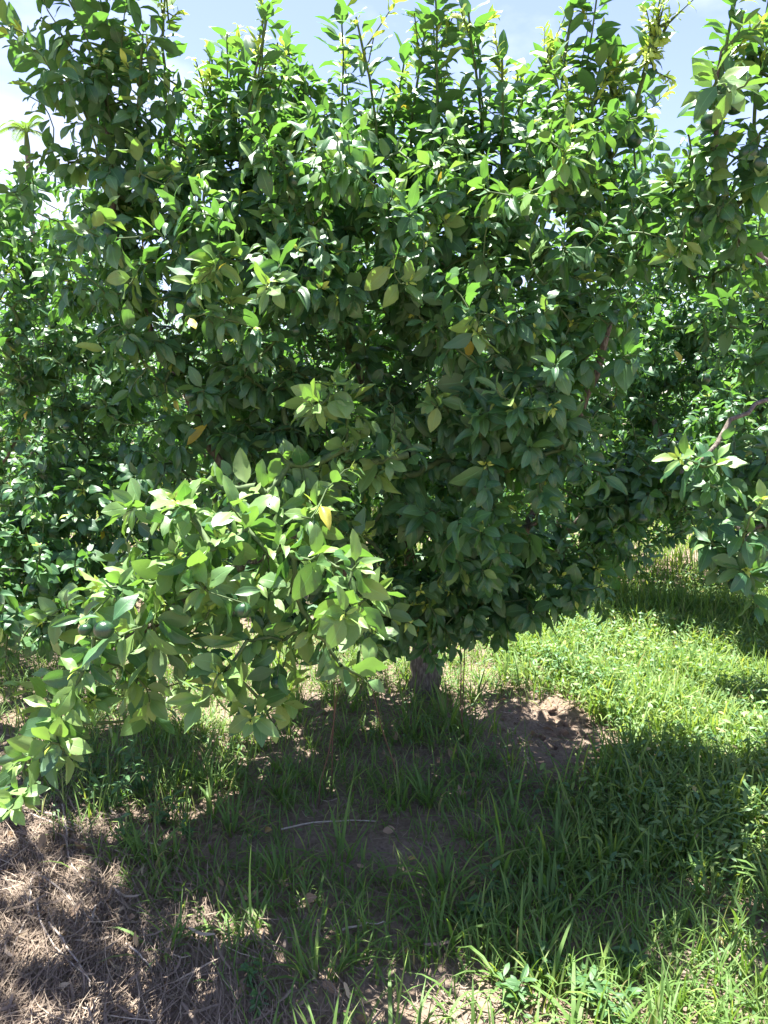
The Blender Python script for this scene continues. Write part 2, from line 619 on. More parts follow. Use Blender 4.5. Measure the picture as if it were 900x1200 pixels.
# ------------------------------------------------------------------ citrus tree
class Skeleton:
    def __init__(self):
        self.P = np.zeros((0, 3)); self.par = []; self.paths = []

    def add_path(self, pts, parent):
        """pts exclude the parent node; returns index of the last"""
        i0 = len(self.P)
        self.P = np.concatenate([self.P, pts])
        self.par += [parent] + list(range(i0, i0 + len(pts) - 1))
        self.paths.append(list(([parent] if parent >= 0 else []) + list(range(i0, i0 + len(pts)))))
        return len(self.P) - 1


def citrus_tree(name, base, limbs, blobs, extra=(), shoots=(), fruits=(), leaf=0.102, trunk_r=0.055, rnd=1, pool=POOL,
                 nleaf=(9, 14), twigs=True, hang=0.0, hi=300, ripe=()):
    """limbs: polylines from the trunk; blobs: (centre, radii, number of twigs, hollow); extra: (tip point, direction, leaves, size);
    shoots: (foot, top, flush) upright water shoots; fruits: points"""
    random.seed(rnd)
    root = empty(name, base)
    base = np.array(base, float)
    inv = -base
    sk = Skeleton()
    fork = base + np.array([0.0, 0, 0.38])
    tp = np.linspace(base - UP * 0.05, fork, 7)
    tp[1:-1, :2] += rng.normal(0, 0.012, (5, 2))
    sk.add_path(tp, -1)
    forki = len(tp) - 1
    limb_paths = []
    leafy = Leaves()
    for L in limbs:
        pts = [fork] + [np.array(p, float) for p in L]
        dense = []
        for a, b in zip(pts[:-1], pts[1:]):
            k = max(2, int(np.linalg.norm(b - a) / 0.07))
            dense += list(a + (b - a) * t for t in np.linspace(0, 1, k + 1)[1:])
        dense = np.array(dense)
        # soften the corners
        for _ in range(3):
            dense[1:-1] = (dense[:-2] + 2 * dense[1:-1] + dense[2:]) / 4
        dense[:-1] += rng.normal(0, 0.006, (len(dense) - 1, 3))
        sk.add_path(dense, forki)
        if dense[-1][2] > 2.6:                          # leaves on the thin upper end of a limb
            up_ = dense[int(len(dense) * 0.55):]
            rosette(leafy, up_, max(4, int(len(up_) * 2.2)), leaf, gap=0.03, pale=0.3)
        limb_paths.append(len(sk.paths) - 1)
    nlimb = len(sk.paths)
    lv = leafy
    # twig tips
    tips = []
    for (cen, rad, num, hollow) in blobs:
        cen = np.array(cen, float); rad = np.array(rad, float)
        k = 0
        while k < num:
            v = rng.uniform(-1, 1, 3)
            r = np.linalg.norm(v)
            if r > 1 or r < 0.15: continue
            if r < hollow and random.random() > 0.25: continue
            p = cen + v * rad * (1 + 0.16 * math.sin(5 * v[0] + 3 * v[2] + rnd) )
            if p[2] < 0.16: continue
            d = norm(v / rad * 0.8 + UP * random.uniform(-0.1, 0.9) * (1 if v[2] > -0.2 else 0.2) - UP * hang * max(0, -v[2] + 0.3) * 1.6 + rng.normal(0, 0.28, 3))
            tips.append((p, d, random.randint(*nleaf), leaf * random.uniform(0.72, 1.16)))
            k += 1
    tips.sort(key=lambda t: np.linalg.norm(t[0] - fork))
    tips += [(np.array(p, float), norm(np.array(d, float)), n, s) for (p, d, n, s) in extra]
    for qi, (p, d, n, s) in enumerate(tips):
        near_tip = qi >= len(tips) - len(extra)
        cand = sk.P[forki:]
        dd = np.linalg.norm(cand - p, axis=1) + 0.25 * np.maximum(0, np.einsum('ij,j->i', cand - p, d))
        j = int(np.argmin(dd)) + forki
        a = sk.P[j]
        ln = np.linalg.norm(p - a)
        if ln < 0.05:
            p = a + d * 0.12; ln = 0.12
        k = max(4, int(ln / 0.05))
        mid = p - d * ln * 0.5
        path = wiggle(bez(a, mid, p, k + 1), 0.004)
        sk.add_path(path[1:], j)
        rosette(lv, path, n, s, tipflush=0.35 if near_tip else 0.12, pale=0.85 if near_tip else 0.04 + 0.16 * (p[2] > 2.2), droop=(0.02 + 0.22 * random.random()) if near_tip else 0.35 + 0.45 * random.random(), gap=random.uniform(0.008, 0.020))  # spray and front bunches mostly pale: part of their sunlight is leaf colour
        if ln > 0.35:                                   # leaves lower down on long twigs
            rosette(lv, path[: int(len(path) * 0.65)], max(2, int(ln * 14)), s, gap=0.05, tipflush=0)
    sh_paths = []
    for (a, b, fl) in shoots:
        a = np.array(a, float); b = np.array(b, float)
        j = int(np.argmin(np.linalg.norm(sk.P[forki:] - a, axis=1))) + forki
        a0 = sk.P[j]
        ln = np.linalg.norm(b - a)
        path = wiggle(bez(a0, a + (b - a) * 0.35 + rng.normal(0, .06, 3), b, max(8, int(np.linalg.norm(b - a0) / 0.06))), 0.003)
        sk.add_path(path[1:], j)
        sh_paths.append(len(sk.paths) - 1)
        top = path[len(path) // 5:]
        tl = np.linalg.norm(np.diff(top, axis=0), axis=1).sum()
        n = int(tl / 0.0135)
        rosette(lv, top, n, leaf * 1.12, flush=0.15, spread=(74, 44), droop=0.25, gap=0.0135, yellow=0.0, pale=0.15, taper=0.12)
        # side twiglets with fresh flush
        T = norm(path[-1] - path[-4])
        for q in range((fl + 1) // 2 if fl < 10 else fl):
            f = random.uniform(0.0, 0.30)
            k = int((len(path) - 1) * (1 - f))
            dirv = norm(T + rng.normal(0, 0.5, 3))
            tl_ = random.uniform(0.06, 0.20)
            tw = np.linspace(path[k], path[k] + dirv * tl_, 4)
            sk.add_path(tw[1:], len(sk.P) - (len(path) - k))
            for z_ in range(4):
                flush_tuft(lv, tw[-1] - dirv * tl_ * 0.22 * z_, dirv, 4, 0.042)
    # pipe-model thickness
    cnt = np.zeros(len(sk.P))
    kids = np.bincount([p for p in sk.par if p >= 0], minlength=len(sk.P))
    for i in range(len(sk.P) - 1, -1, -1):
        if kids[i] == 0: cnt[i] += 1
        if sk.par[i] >= 0: cnt[sk.par[i]] += cnt[i]
    tot = max(cnt[forki], 1)
    rad = np.maximum(0.0015, trunk_r * (cnt / tot) ** 0.45)
    # trunk, limbs, shoots, twigs
    tb = Tubes(12)
    P0 = sk.P[sk.paths[0]] + inv
    flare = np.array([1.5, 1.22, 1.08, 1.0, 1.0, 1.05, 1.0]) * trunk_r * 1.25
    tb.add(P0, flare, 0.05)
    tb.build('trunk', M_BARK, root)
    for k in limb_paths:
        t = Tubes(9)
        ids = sk.paths[k]
        r = rad[ids].copy(); r[0] = r[1] * 1.05
        t.add(sk.P[ids] + inv, r, 0.05)
        t.build('branch', M_BARK, root)
    tw = Tubes(5)
    for k in range(nlimb, len(sk.paths)):
        ids = sk.paths[k]
        r = rad[ids].copy()
        r[0] = min(r[0], r[1] * 1.1)
        if k in sh_paths:
            t = Tubes(6)
            t.add(sk.P[ids] + inv, r + 0.001)
            t.build('shoot', M_TWIG, root)
        else:
            tw.add(sk.P[ids] + inv, r)
    o = tw.build('twigs', M_TWIG, root)
    if o: tag(o, kind='stuff')
    # fruit
    for (p, dia) in fruits:
        p = np.array(p, float)
        j = int(np.argmin(np.linalg.norm(sk.P[forki:] - (p + UP * 0.05), axis=1))) + forki
        a = sk.P[j]
        if np.linalg.norm(a - p) > 0.14:
            p = a + norm(p - a) * 0.10 - UP * 0.03
        fo = link('fruit', FRUIT_ME, root)
        fo.location = p + inv
        fo.scale = (dia, dia, dia * random.uniform(0.92, 1.02))
        fo.rotation_euler = (random.uniform(-.4, .4), random.uniform(-.4, .4), random.uniform(0, 6))
        st = Tubes(5)
        st.add(np.linspace(a - p, np.array([0, 0, dia * 0.46]), 4), 0.0016)
        so = st.build('stalk', M_TWIG, fo)
        so.matrix_parent_inverse = Matrix.LocRotScale(None, fo.rotation_euler, fo.scale).inverted()
        rosette(lv, np.linspace(a, p + UP * 0.03, 4), 3, leaf, gap=0.02)
    for (p, d, L) in ripe:
        lv.add(np.array(p, float), norm(np.array(d, float)), np.array([0, -0.5, 0.6]), L, 2)
    return root, base, lv, pool


def fruit_mesh():
    th = np.linspace(0, np.pi, 13)
    ph = np.linspace(0, 2 * np.pi, 18, endpoint=False)
    V = []
    for t in th:
        r = 0.5 * math.sin(t) + 0.004
        z = 0.5 * math.cos(t)
        z *= 0.94
        if t < 0.5: z -= 0.02 * (1 - t / 0.5)
        if t > 2.8: z += 0.015
        for p in ph:
            V.append((r * math.cos(p) * (1 + 0.01 * math.sin(3 * p)), r * math.sin(p), z))
    ix = np.arange(len(V)).reshape(13, 18)
    Qs = np.stack([ix[:-1], ix[1:], np.roll(ix[1:], -1, 1), np.roll(ix[:-1], -1, 1)], -1).reshape(-1, 4)
    return quad_mesh('fruit', np.array(V), Qs, M_FRUIT)


FRUIT_ME = fruit_mesh()
rs = random.Random(77)

# ---- the big tree in the middle
mb = np.array([0.22, 3.95, 0.0])
mb[2] = float(hgt(mb[0], mb[1]))
mid_limbs = [
    [at(462, 560, 3.35), at(425, 460, 3.2), at(408, 395, 3.1), at(380, 250, 3.0)],
    [(0.25, 3.6, 0.8), (0.30, 3.5, 1.5), (0.25, 3.4, 2.3)],
    [(0.45, 3.45, 0.7), (0.75, 3.2, 1.25), (0.9, 3.0, 1.9)],
    [(-0.25, 3.2, 0.75), (-0.65, 2.9, 1.35), (-0.95, 2.75, 2.1), (-1.0, 2.85, 2.7)],
    [(-0.1, 3.0, 0.75), at(375, 610, 2.5), at(330, 640, 2.2), at(240, 680, 1.95), at(120, 770, 1.85), at(45, 860, 1.8)],
    [(-0.1, 3.9, 0.9), (-0.4, 4.1, 1.7), (-0.5, 4.0, 2.4)],
    [(0.5, 3.9, 0.9), (0.7, 4.1, 1.7)],
    [(0.35, 3.1, 0.7), (0.45, 2.8, 1.0), (0.55, 2.65, 1.15)],
]
mid_blobs = [
    ((-0.05, 3.50, 1.72), (0.88, 0.85, 1.02), 640, 0.55),
    (at(255, 340, 2.55), (0.50, 0.32, 0.36), 75, 0.2),
    (at(130, 270, 2.85), (0.34, 0.30, 0.36), 48, 0.2),
    (at(120, 110, 2.75), (0.30, 0.24, 0.38), 44, 0.0),
    (at(250, 200, 2.9), (0.40, 0.32, 0.40), 60, 0.2),
    (at(440, 260, 2.55), (0.42, 0.30, 0.34), 70, 0.2),
    (at(560, 300, 2.5), (0.36, 0.30, 0.42), 70, 0.2),
    (at(670, 250, 2.7), (0.30, 0.28, 0.36), 64, 0.2),
    (at(635, 430, 2.5), (0.29, 0.28, 0.40), 74, 0.2),
    (at(560, 560, 2.5), (0.34, 0.26, 0.38), 70, 0.2),
    (at(600, 660, 2.95), (0.26, 0.26, 0.22), 42, 0.0),
    (at(500, 690, 2.85), (0.22, 0.22, 0.20), 26, 0.0),
    (at(220, 480, 2.75), (0.42, 0.26, 0.26), 56, 0.2),
    (at(640, 690, 2.9), (0.26, 0.2, 0.15), 32, 0.0),
    (at(690, 640, 3.1), (0.22, 0.2, 0.17), 28, 0.0),
    (at(735, 235, 3.3), (0.30, 0.25, 0.30), 40, 0.0),
    (at(700, 330, 3.2), (0.26, 0.25, 0.36), 40, 0.0),
    (at(300, 700, 3.0), (0.45, 0.2, 0.18), 36, 0.0),
    (at(400, 170, 3.0), (0.50, 0.25, 0.24), 40, 0.0),
    (at(560, 175, 3.0), (0.45, 0.25, 0.24), 36, 0.0),
    (at(250, 175, 3.0), (0.40, 0.25, 0.24), 30, 0.0),
    (at(540, 700, 3.05), (0.34, 0.25, 0.16), 46, 0.0),
    (at(430, 690, 3.2), (0.30, 0.25, 0.20), 34, 0.0),
    (at(300, 620, 3.0), (0.40, 0.25, 0.25), 40, 0.0),
    (at(430, 470, 2.85), (0.40, 0.22, 0.40), 60, 0.0),
    (at(330, 240, 2.85), (0.36, 0.26, 0.32), 44, 0.0),
    (at(620, 200, 3.1), (0.45, 0.26, 0.26), 44, 0.0),
    (at(480, 190, 3.1), (0.45, 0.26, 0.26), 44, 0.0),
        ((0.0, 3.7, 1.6), (0.65, 0.4, 0.75), 110, 0.0),
    (at(480, 735, 3.25), (0.34, 0.22, 0.13), 34, 0.0),
]
# low branch reaching out to the front: rosettes along it
spray = []
for (px, py, Y, dx, dz, n, s) in [
    (405, 525, 2.25, .3, .6, 9, .09), (440, 560, 2.3, .6, .3, 7, .09), (330, 530, 2.2, -.1, .8, 10, .09), (375, 590, 2.05, .2, .7, 10, .09),
    (300, 570, 2.1, -.2, .7, 9, .09), (250, 560, 2.1, -.2, .8, 8, .085), (165, 590, 2.0, -.6, .4, 10, .085), (215, 590, 1.98, -.2, .8, 10, .09),
    (255, 630, 1.85, .1, .7, 12, .09), (290, 610, 1.95, .2, .7, 9, .09), (205, 650, 1.8, -.2, .6, 12, .09), (160, 680, 1.85, -.5, .3, 8, .09),
    (240, 690, 1.75, .0, .4, 11, .092), (190, 710, 1.8, -.2, .2, 10, .095), (330, 640, 1.9, .4, .5, 10, .09), (375, 650, 1.85, .4, .5, 9, .09),
    (300, 680, 1.85, .2, .3, 9, .09), (345, 690, 1.9, .3, .1, 8, .09), (420, 660, 1.78, .3, .6, 11, .095), (405, 720, 1.68, .2, .35, 14, .092),
    (440, 700, 1.85, .6, .1, 8, .09), (370, 740, 1.85, .1, -.2, 8, .09), (400, 780, 1.9, .2, -.6, 8, .085), (430, 800, 1.95, .2, -.6, 8, .085),
    (330, 750, 1.9, .0, -.3, 9, .088), (290, 750, 1.85, .0, -.4, 9, .088), (255, 790, 1.75, .0, -.1, 12, .09), (235, 820, 1.72, -.3, -.2, 9, .092),
    (320, 850, 1.85, .2, -.7, 9, .08), (300, 820, 1.9, 0, -.5, 8, .08), (340, 810, 1.95, .2, -.5, 7, .085), (140, 745, 1.7, -.2, -.3, 9, .1),
    (105, 740, 1.8, -.4, .3, 8, .085), (90, 785, 1.75, -.3, .4, 9, .08), (60, 830, 1.7, -.3, .3, 9, .075), (110, 820, 1.75, -.1, .2, 8, .08),
    (60, 870, 1.66, -.1, .2, 10, .075), (25, 890, 1.66, -.5, .2, 10, .075), (15, 940, 1.62, -.3, -.2, 10, .075), (50, 920, 1.64, .1, -.4, 8, .075),
    (85, 890, 1.7, .3, -.2, 7, .075), (180, 770, 1.8, -.2, -.5, 9, .09), (220, 750, 1.85, .1, -.4, 9, .09), (160, 800, 1.85, -.1, -.5, 7, .085),
    (460, 690, 2.1, .5, -.1, 8, .085), (480, 730, 2.2, .4, -.4, 8, .08), (440, 740, 2.0, .3, -.4, 8, .085), (270, 720, 1.95, 0, -.3, 9, .09),
]:
    spray.append((at(px, py, Y), (dx * 0.8, -0.45, dz * 0.8 + 0.35), n + 3, s * 1.22))
# bunches standing proud of the crown, where the sun catches them; their pale leaves paint in more sunlight
for (px, py) in [(250, 310), (290, 298), (315, 330), (228, 332), (270, 352), (205, 205), (180, 235), (430, 200), (462, 222), (440, 250), (522, 258), (346, 235), (392, 448), (362, 470), (404, 482),
                 (660, 195), (700, 215), (610, 480), (480, 330), (560, 190), (150, 330), (560, 390), (120, 250), (330, 180), (620, 290), (160, 160), (505, 470), (590, 230)]:
    spray.append((at(px, py, 2.28 + rs.gauss(0, .07) + (0.25 if py < 240 else 0)), (rs.gauss(0, .3), -.45, .75), rs.randint(9, 13), .108))
for _ in range(80):
    t = rs.random()
    px = 430 - 330 * t + rs.gauss(0, 45); py = 570 + 190 * t + rs.gauss(0, 55)
    spray.append((at(px, py, 2.3 - 0.5 * t + rs.gauss(0.1, .12)), (rs.gauss(0, .5), -.3, rs.gauss(.1, .5)), rs.randint(7, 10), .105))

mid_shoots = []
for (px, py, pxf, pyf, Y, fl) in [
    (60, -40, 110, 130, 2.75, 2), (20, 30, 120, 170, 2.7, 2), (105, -60, 130, 140, 2.8, 2), (200, 0, 195, 170, 2.9, 6), (165, 40, 175, 190, 2.95, 4), (240, 70, 235, 230, 3.1, 8),
    (310, 10, 275, 260, 3.0, 8), (330, 50, 300, 230, 3.1, 4), (396, 0, 400, 230, 2.9, 2), (432, 20, 436, 220, 2.95, 3), (462, 70, 450, 230, 3.1, 5),
    (512, -60, 508, 230, 2.85, 2), (535, 20, 530, 230, 3.0, 4), (565, 15, 575, 240, 3.05, 3), (590, 90, 580, 260, 3.1, 5),
    (630, 55, 622, 250, 3.1, 12), (672, -20, 668, 230, 3.0, 3), (690, -30, 680, 230, 3.05, 3), (700, 130, 690, 270, 3.1, 4), (735, 60, 728, 240, 3.1, 14), (785, 0, 740, 170, 3.1, 16), (775, 95, 765, 240, 3.1, 2),
    (130, 20, 150, 170, 2.9, 2), (255, 40, 250, 210, 3.0, 2), (290, 60, 292, 230, 2.95, 2), (360, 40, 352, 220, 3.0, 3), (415, 50, 420, 220, 3.05, 2), (490, 30, 492, 220, 3.0, 3), (550, 40, 555, 230, 3.0, 2), (605, 70, 602, 230, 2.95, 3), (650, 70, 648, 230, 3.0, 2), (710, 60, 705, 230, 2.95, 3),
    (275, 110, 255, 220, 3.2, 3), (372, 120, 365, 230, 3.2, 3), (490, 110, 485, 230, 3.3, 4), (548, 120, 540, 250, 3.3, 4),
]:
    mid_shoots.append((at(pxf, pyf, Y), at(px + rs.gauss(0, 10), py, Y + rs.gauss(-0.1, 0.15)), fl))
mid_fruits = [(at(x, y, Y), s) for (x, y, Y, s) in [
    (122, 738, 1.66, .047), (285, 715, 1.75, .040), (276, 716, 1.9, .036), (325, 800, 1.85, .035), (346, 214, 2.5, .05), (125, 275, 2.6, .052), (133, 292, 2.65, .045), (100, 738, 1.7, .032),
    (227, 355, 2.4, .045), (316, 350, 2.4, .045), (353, 488, 2.3, .042), (224, 464, 2.5, .042), (346, 388, 2.45, .04), (548, 268, 2.6, .045), (505, 270, 2.6, .048), (605, 330, 2.6, .045),
    (748, 175, 2.85, .058), (395, 170, 2.9, .045), (370, 165, 2.9, .045), (525, 250, 2.6, .045), (300, 70, 2.9, .04), (545, 380, 2.6, .045), (717, 475, 2.7, .045), (560, 745, 2.8, .04)]]
mid_ripe = [(at(255, 318, 2.3), (.4, -.5, .3), .05), (at(222, 372, 2.35), (.3, -.4, -.5), .05), (at(548, 395, 2.55), (.1, -.3, -.8), .07), (at(205, 468, 2.6), (.2, -.5, -.5), .05), (at(790, 410, 2.9), (.2, -.5, -.5), .06)]

# ---- the tree whose branches come in from the right
rb = np.array([2.65, 4.3, 0.0]); rb[2] = float(hgt(rb[0], rb[1]))
right_limbs = [
    [(2.2, 3.2, .85), at(905, 455, 2.35), at(840, 515, 2.2), at(815, 545, 2.15)],
    [(2.2, 3.2, 0.9), at(915, 320, 2.75), at(850, 260, 2.5), at(835, 170, 2.4), at(845, 60, 2.35)],
    [(2.6, 4.2, .9), (2.6, 4.4, 1.7), (2.4, 4.4, 2.5)],
    [(2.2, 4.4, .8), (2.0, 5.2, 1.2), (1.9, 5.6, 1.7)],
    [(2.2, 3.0, .7), at(905, 600, 2.2), at(868, 640, 2.12)],
]
right_blobs = [
    ((2.75, 4.9, 1.75), (0.9, 0.8, 1.0), 320, 0.5),
    (at(850, 330, 5.5), (0.62, 0.4, 0.68), 140, 0.1),
    (at(850, 190, 2.5), (0.20, 0.2, 0.26), 30, 0.0),
    (at(820, 260, 3.3), (0.34, 0.25, 0.30), 44, 0.0),
    (at(905, 110, 2.4), (0.14, 0.2, 0.26), 14, 0.0),
    (at(780, 330, 5.7), (0.60, 0.4, 0.70), 120, 0.2),
    (at(800, 450, 5.7), (0.64, 0.4, 0.56), 120, 0.2),
    (at(740, 430, 5.4), (0.46, 0.36, 0.62), 90, 0.1),
    (at(880, 590, 2.25), (0.17, 0.16, 0.22), 34, 0.0),
    (at(860, 650, 2.2), (0.12, 0.12, 0.10), 13, 0.0),
    (at(770, 560, 3.2), (0.28, 0.2, 0.20), 44, 0.0),
    (at(850, 520, 4.0), (0.30, 0.2, 0.22), 36, 0.0),
    (at(715, 580, 3.3), (0.22, 0.2, 0.17), 36, 0.0),
    (at(760, 590, 5.5), (0.65, 0.3, 0.28), 64, 0.0),
    ((1.9, 5.8, 1.5), (0.75, 0.4, 0.95), 150, 0.0),
    (at(895, 380, 2.6), (0.16, 0.2, 0.24), 16, 0.0),
]
right_extra = [(p_, d_, n_, s_ * 1.15) for (p_, d_, n_, s_) in [(at(840, 540, 2.1), (-.1, -.5, .8), 9, .095), (at(868, 610, 2.05), (.1, -.4, .7), 11, .092), (at(820, 560, 2.15), (-.7, -.4, .2), 8, .095), (at(835, 80, 2.2), (-.2, -.4, .7), 10, .1),
               (at(780, 210, 2.5), (-.5, -.4, .5), 9, .1), (at(880, 90, 2.1), (.3, -.4, .5), 10, .1), (at(870, 20, 2.3), (.1, -.2, .9), 9, .09), (at(790, 300, 2.5), (-.4, -.4, .3), 9, .095)]]
right_shoots = [(at(850, 200, 2.4), at(872, -40, 2.35), 1), (at(890, 200, 2.5), at(905, -20, 2.5), 2)]
right_fruits = [(at(x, y, Y), s) for (x, y, Y, s) in [
    (834, 142, 2.3, .062), (861, 125, 2.35, .05), (877, 180, 2.3, .055), (888, 192, 2.3, .05), (817, 257, 2.45, .055), (835, 262, 2.5, .05), (862, 685, 2.1, .045), (735, 635, 2.9, .05), (724, 635, 2.95, .05), (716, 474, 2.8, .045), (755, 250, 2.7, .045)]]

# ---- the tree on the left, a little farther
lb = np.array([-2.75, 4.5, 0.0]); lb[2] = float(hgt(lb[0], lb[1]))
left_limbs = [[(-2.5, 4.2, 1.2), (-2.1, 3.5, 2.7), (-1.5, 2.8, 3.3)], [(-2.4, 4.2, .9), (-1.9, 3.9, 1.4), (-1.7, 3.8, 1.9)], [(-2.8, 4.3, 1.0), (-2.6, 4.0, 2.0)], [(-2.9, 4.7, 1.0), (-3.0, 4.8, 2.0)],  # first limb is added out of view, to carry the shading foliage
              [(-2.4, 4.0, .6), (-2.1, 3.5, .8), (-1.7, 3.1, .85)], [(-2.6, 3.9, .5), (-2.2, 3.2, .55), (-1.75, 2.7, .55)]]
left_blobs = [(at(140, 640, 3.1), (.40, .25, .22), 50, .0), (at(60, 720, 2.9), (.3, .2, .14), 24, .0), ((-1.4, 2.65, 3.45), (0.58, 0.52, 0.32), 105, 0.0), ((-2.45, 4.15, 1.60), (1.10, 0.95, 1.30), 520, 0.5), (at(110, 470, 3.5), (.42, .3, .55), 90, .2), (at(70, 600, 3.2), (.40, .3, .40), 80, .2), (at(40, 690, 2.9), (.38, .3, .22), 50, .1),  # third blob: unseen foliage added overhead to shade the near-left cuttings
              (at(150, 540, 3.4), (.3, .25, .3), 44, .1), (at(60, 270, 3.7), (.42, .3, .30), 60, .1), (at(80, 370, 3.4), (.40, .3, .40), 70, .1)]
left_fruits = [(at(x, y, Y), s) for (x, y, Y, s) in [(62, 382, 3.3, .045), (30, 440, 3.3, .05), (108, 575, 3.1, .045), (18, 330, 3.4, .05), (40, 690, 2.8, .045), (80, 500, 3.2, .045)]]

trees = []
T1 = citrus_tree('citrus_tree', mb, mid_limbs, mid_blobs, spray, mid_shoots, mid_fruits, rnd=4, trunk_r=0.06, ripe=mid_ripe)
tag(T1[0], 'dense citrus tree with upright shoots and a low branch reaching forward over the grass', 'tree')
T2 = citrus_tree('citrus_tree', rb, right_limbs, right_blobs, right_extra, right_shoots, right_fruits, rnd=9, leaf=0.102, trunk_r=0.062)
tag(T2[0], 'citrus tree with green fruit clusters, its bare limb hanging over the bright grass', 'tree')
T3 = citrus_tree('citrus_tree', lb, left_limbs, left_blobs, (), (), left_fruits, rnd=21, leaf=0.094, trunk_r=0.055)
tag(T3[0], 'small-leaved bushy citrus tree sweeping down to the grass, below the far palm', 'tree')

baked = []
for (root, base, lv, pool) in (T1, T2, T3):
    P, R, L, vid = lv.arrays(pool)
    baked.append((root, base, P, R, L, vid, bake(P, R, L, vid, pool), pool))
# which leaves show largest: coarse depth buffer over the three trees
CELL = 5
zb = np.full((1200 // CELL + 1, 900 // CELL + 1), 1e9)
pr = []
for b in baked:
    x, y, d = project(b[6])
    ok = (x >= 0) & (x < 900) & (y >= 0) & (y < 1200)
    xi = (x / CELL).astype(int).clip(0, 900 // CELL); yi = (y / CELL).astype(int).clip(0, 1200 // CELL)
    np.minimum.at(zb, (yi[ok], xi[ok]), d[ok])
    pr.append((ok, xi, yi, d))
for b, (ok, xi, yi, d) in zip(baked, pr):
    root, base, P, R, L, vid, W, pool = b
    seen = ok & (d < zb[yi, xi] + 0.03)
    score = seen.mean(1) * (L / d.mean(1)) ** 2
    order = np.argsort(-score)
    pick = order[:300]
    pick = pick[score[pick] > 0]
    rest = np.ones(len(P), bool); rest[pick] = False
    for i in pick:
        o = link('leaf', pool.me(int(vid[i])), root)
        m = np.eye(4)
        m[:3, :3] = R[i] * L[i]
        m[:3, 3] = P[i] - base
        o.matrix_local = Matrix(m.tolist())
    me = leaf_mesh('crown', W[rest] - base, vid[rest], pool, M_LEAF)
    tag(link('crown', me, root), kind='stuff')

# ---- rows of citrus behind: three built, the others copies
def far_tree(loc, rnd, H, Rr, label, leafs=0.105, num=620):
    loc = np.array(loc, float)
    limbs = []
    for k in range(5):
        a = k * 1.257 + rnd
        limbs.append([loc + np.array([0.35 * math.cos(a) * Rr, 0.35 * math.sin(a) * Rr, H * 0.35]), loc + np.array([0.6 * math.cos(a) * Rr, 0.6 * math.sin(a) * Rr, H * 0.62])])
    limbs.append([loc + np.array([0.05, 0, H * 0.4]), loc + np.array([0, 0, H * 0.8])])
    blobs = [(loc + np.array([0, 0, H * 0.5]), (Rr, Rr, H * 0.46), num, 0.6), (loc + np.array([0, 0, H * 0.22]), (Rr * .95, Rr * .95, H * 0.16), num // 3, 0.5)]
    for k in range(7):
        a = random.Random(rnd * 31 + k).uniform(0, 6.28)
        z = random.Random(rnd * 17 + k).uniform(0.35, 0.85)
        blobs.append((loc + np.array([math.cos(a) * Rr * 0.7, math.sin(a) * Rr * 0.7, H * z]), (Rr * .38, Rr * .38, H * .2), 34, 0.1))
    rr = random.Random(rnd)
    shoots = []
    for k in range(9):
        a, q = rr.uniform(0, 6.28), rr.uniform(0, .6) * Rr
        f = loc + np.array([math.cos(a) * q, math.sin(a) * q, H * 0.85])
        shoots.append((f, f + np.array([rr.gauss(0, .06), rr.gauss(0, .06), rr.uniform(.35, .75)]), 4))
    root, base, lv, pool = citrus_tree('citrus_tree', loc, limbs, blobs, (), shoots, (), leaf=leafs, rnd=rnd, pool=POOL_LO, nleaf=(8, 12))
    P, R, L, vid = lv.arrays(pool)
    me = leaf_mesh('crown', bake(P, R, L, vid, pool) - base, vid, pool, M_LEAF)
    tag(link('crown', me, root), kind='stuff')
    tag(root, label, 'tree', 'citrus trees in the rows behind')
    return root


def copy_tree(src, loc, rz, s, label, group):
    r = src.copy(); C.objects.link(r)
    r.location = loc; r.rotation_euler = (0, 0, rz); r.scale = (s, s, s)
    r['label'] = label; r['group'] = group
    for ch in list(src.children):
        c = ch.copy(); C.objects.link(c); c.parent = r
    return r


ROWLAB = 'sunlit citrus tree in the first row behind the dense citrus trees'
fa = far_tree((1.7, 6.9, 0), 3, 3.0, 1.55, ROWLAB)
fb = far_tree((-1.1, 7.0, 0), 5, 2.9, 1.55, ROWLAB)
GRP = 'citrus trees in the rows behind'
for k, (x, y, s) in enumerate([(4.4, 6.8, 1.05), (-3.9, 6.9, 1.0), (-6.6, 7.1, 1.0), (7.1, 7.0, 1.0), (0.4, 11.6, 1.05), (3.3, 11.8, 1.1), (6.2, 11.5, 1.15), (-2.6, 11.6, 1.0), (-5.5, 11.8, .95), (-8.4, 11.5, .95), (9.2, 11.7, 1.1)]):
    copy_tree((fa, fb)[k % 2], (x, y, 0), 1.1 + 2.1 * k, s, ROWLAB if y < 9 else 'citrus tree of the second row back, beyond the sunlit row', GRP if y < 9 else 'citrus trees of the second row back')
FARLAB = 'tall spreading tree in the distant belt at the end of the orchard'
for k in range(15):
    x = -34 + 4.9 * k + rs.uniform(-1, 1)
    copy_tree((fa, fb)[k % 2], (x, 27 + rs.uniform(-3, 4), 0), 1.7 * k, rs.uniform(1.6, 2.3), FARLAB, 'trees of the distant belt')


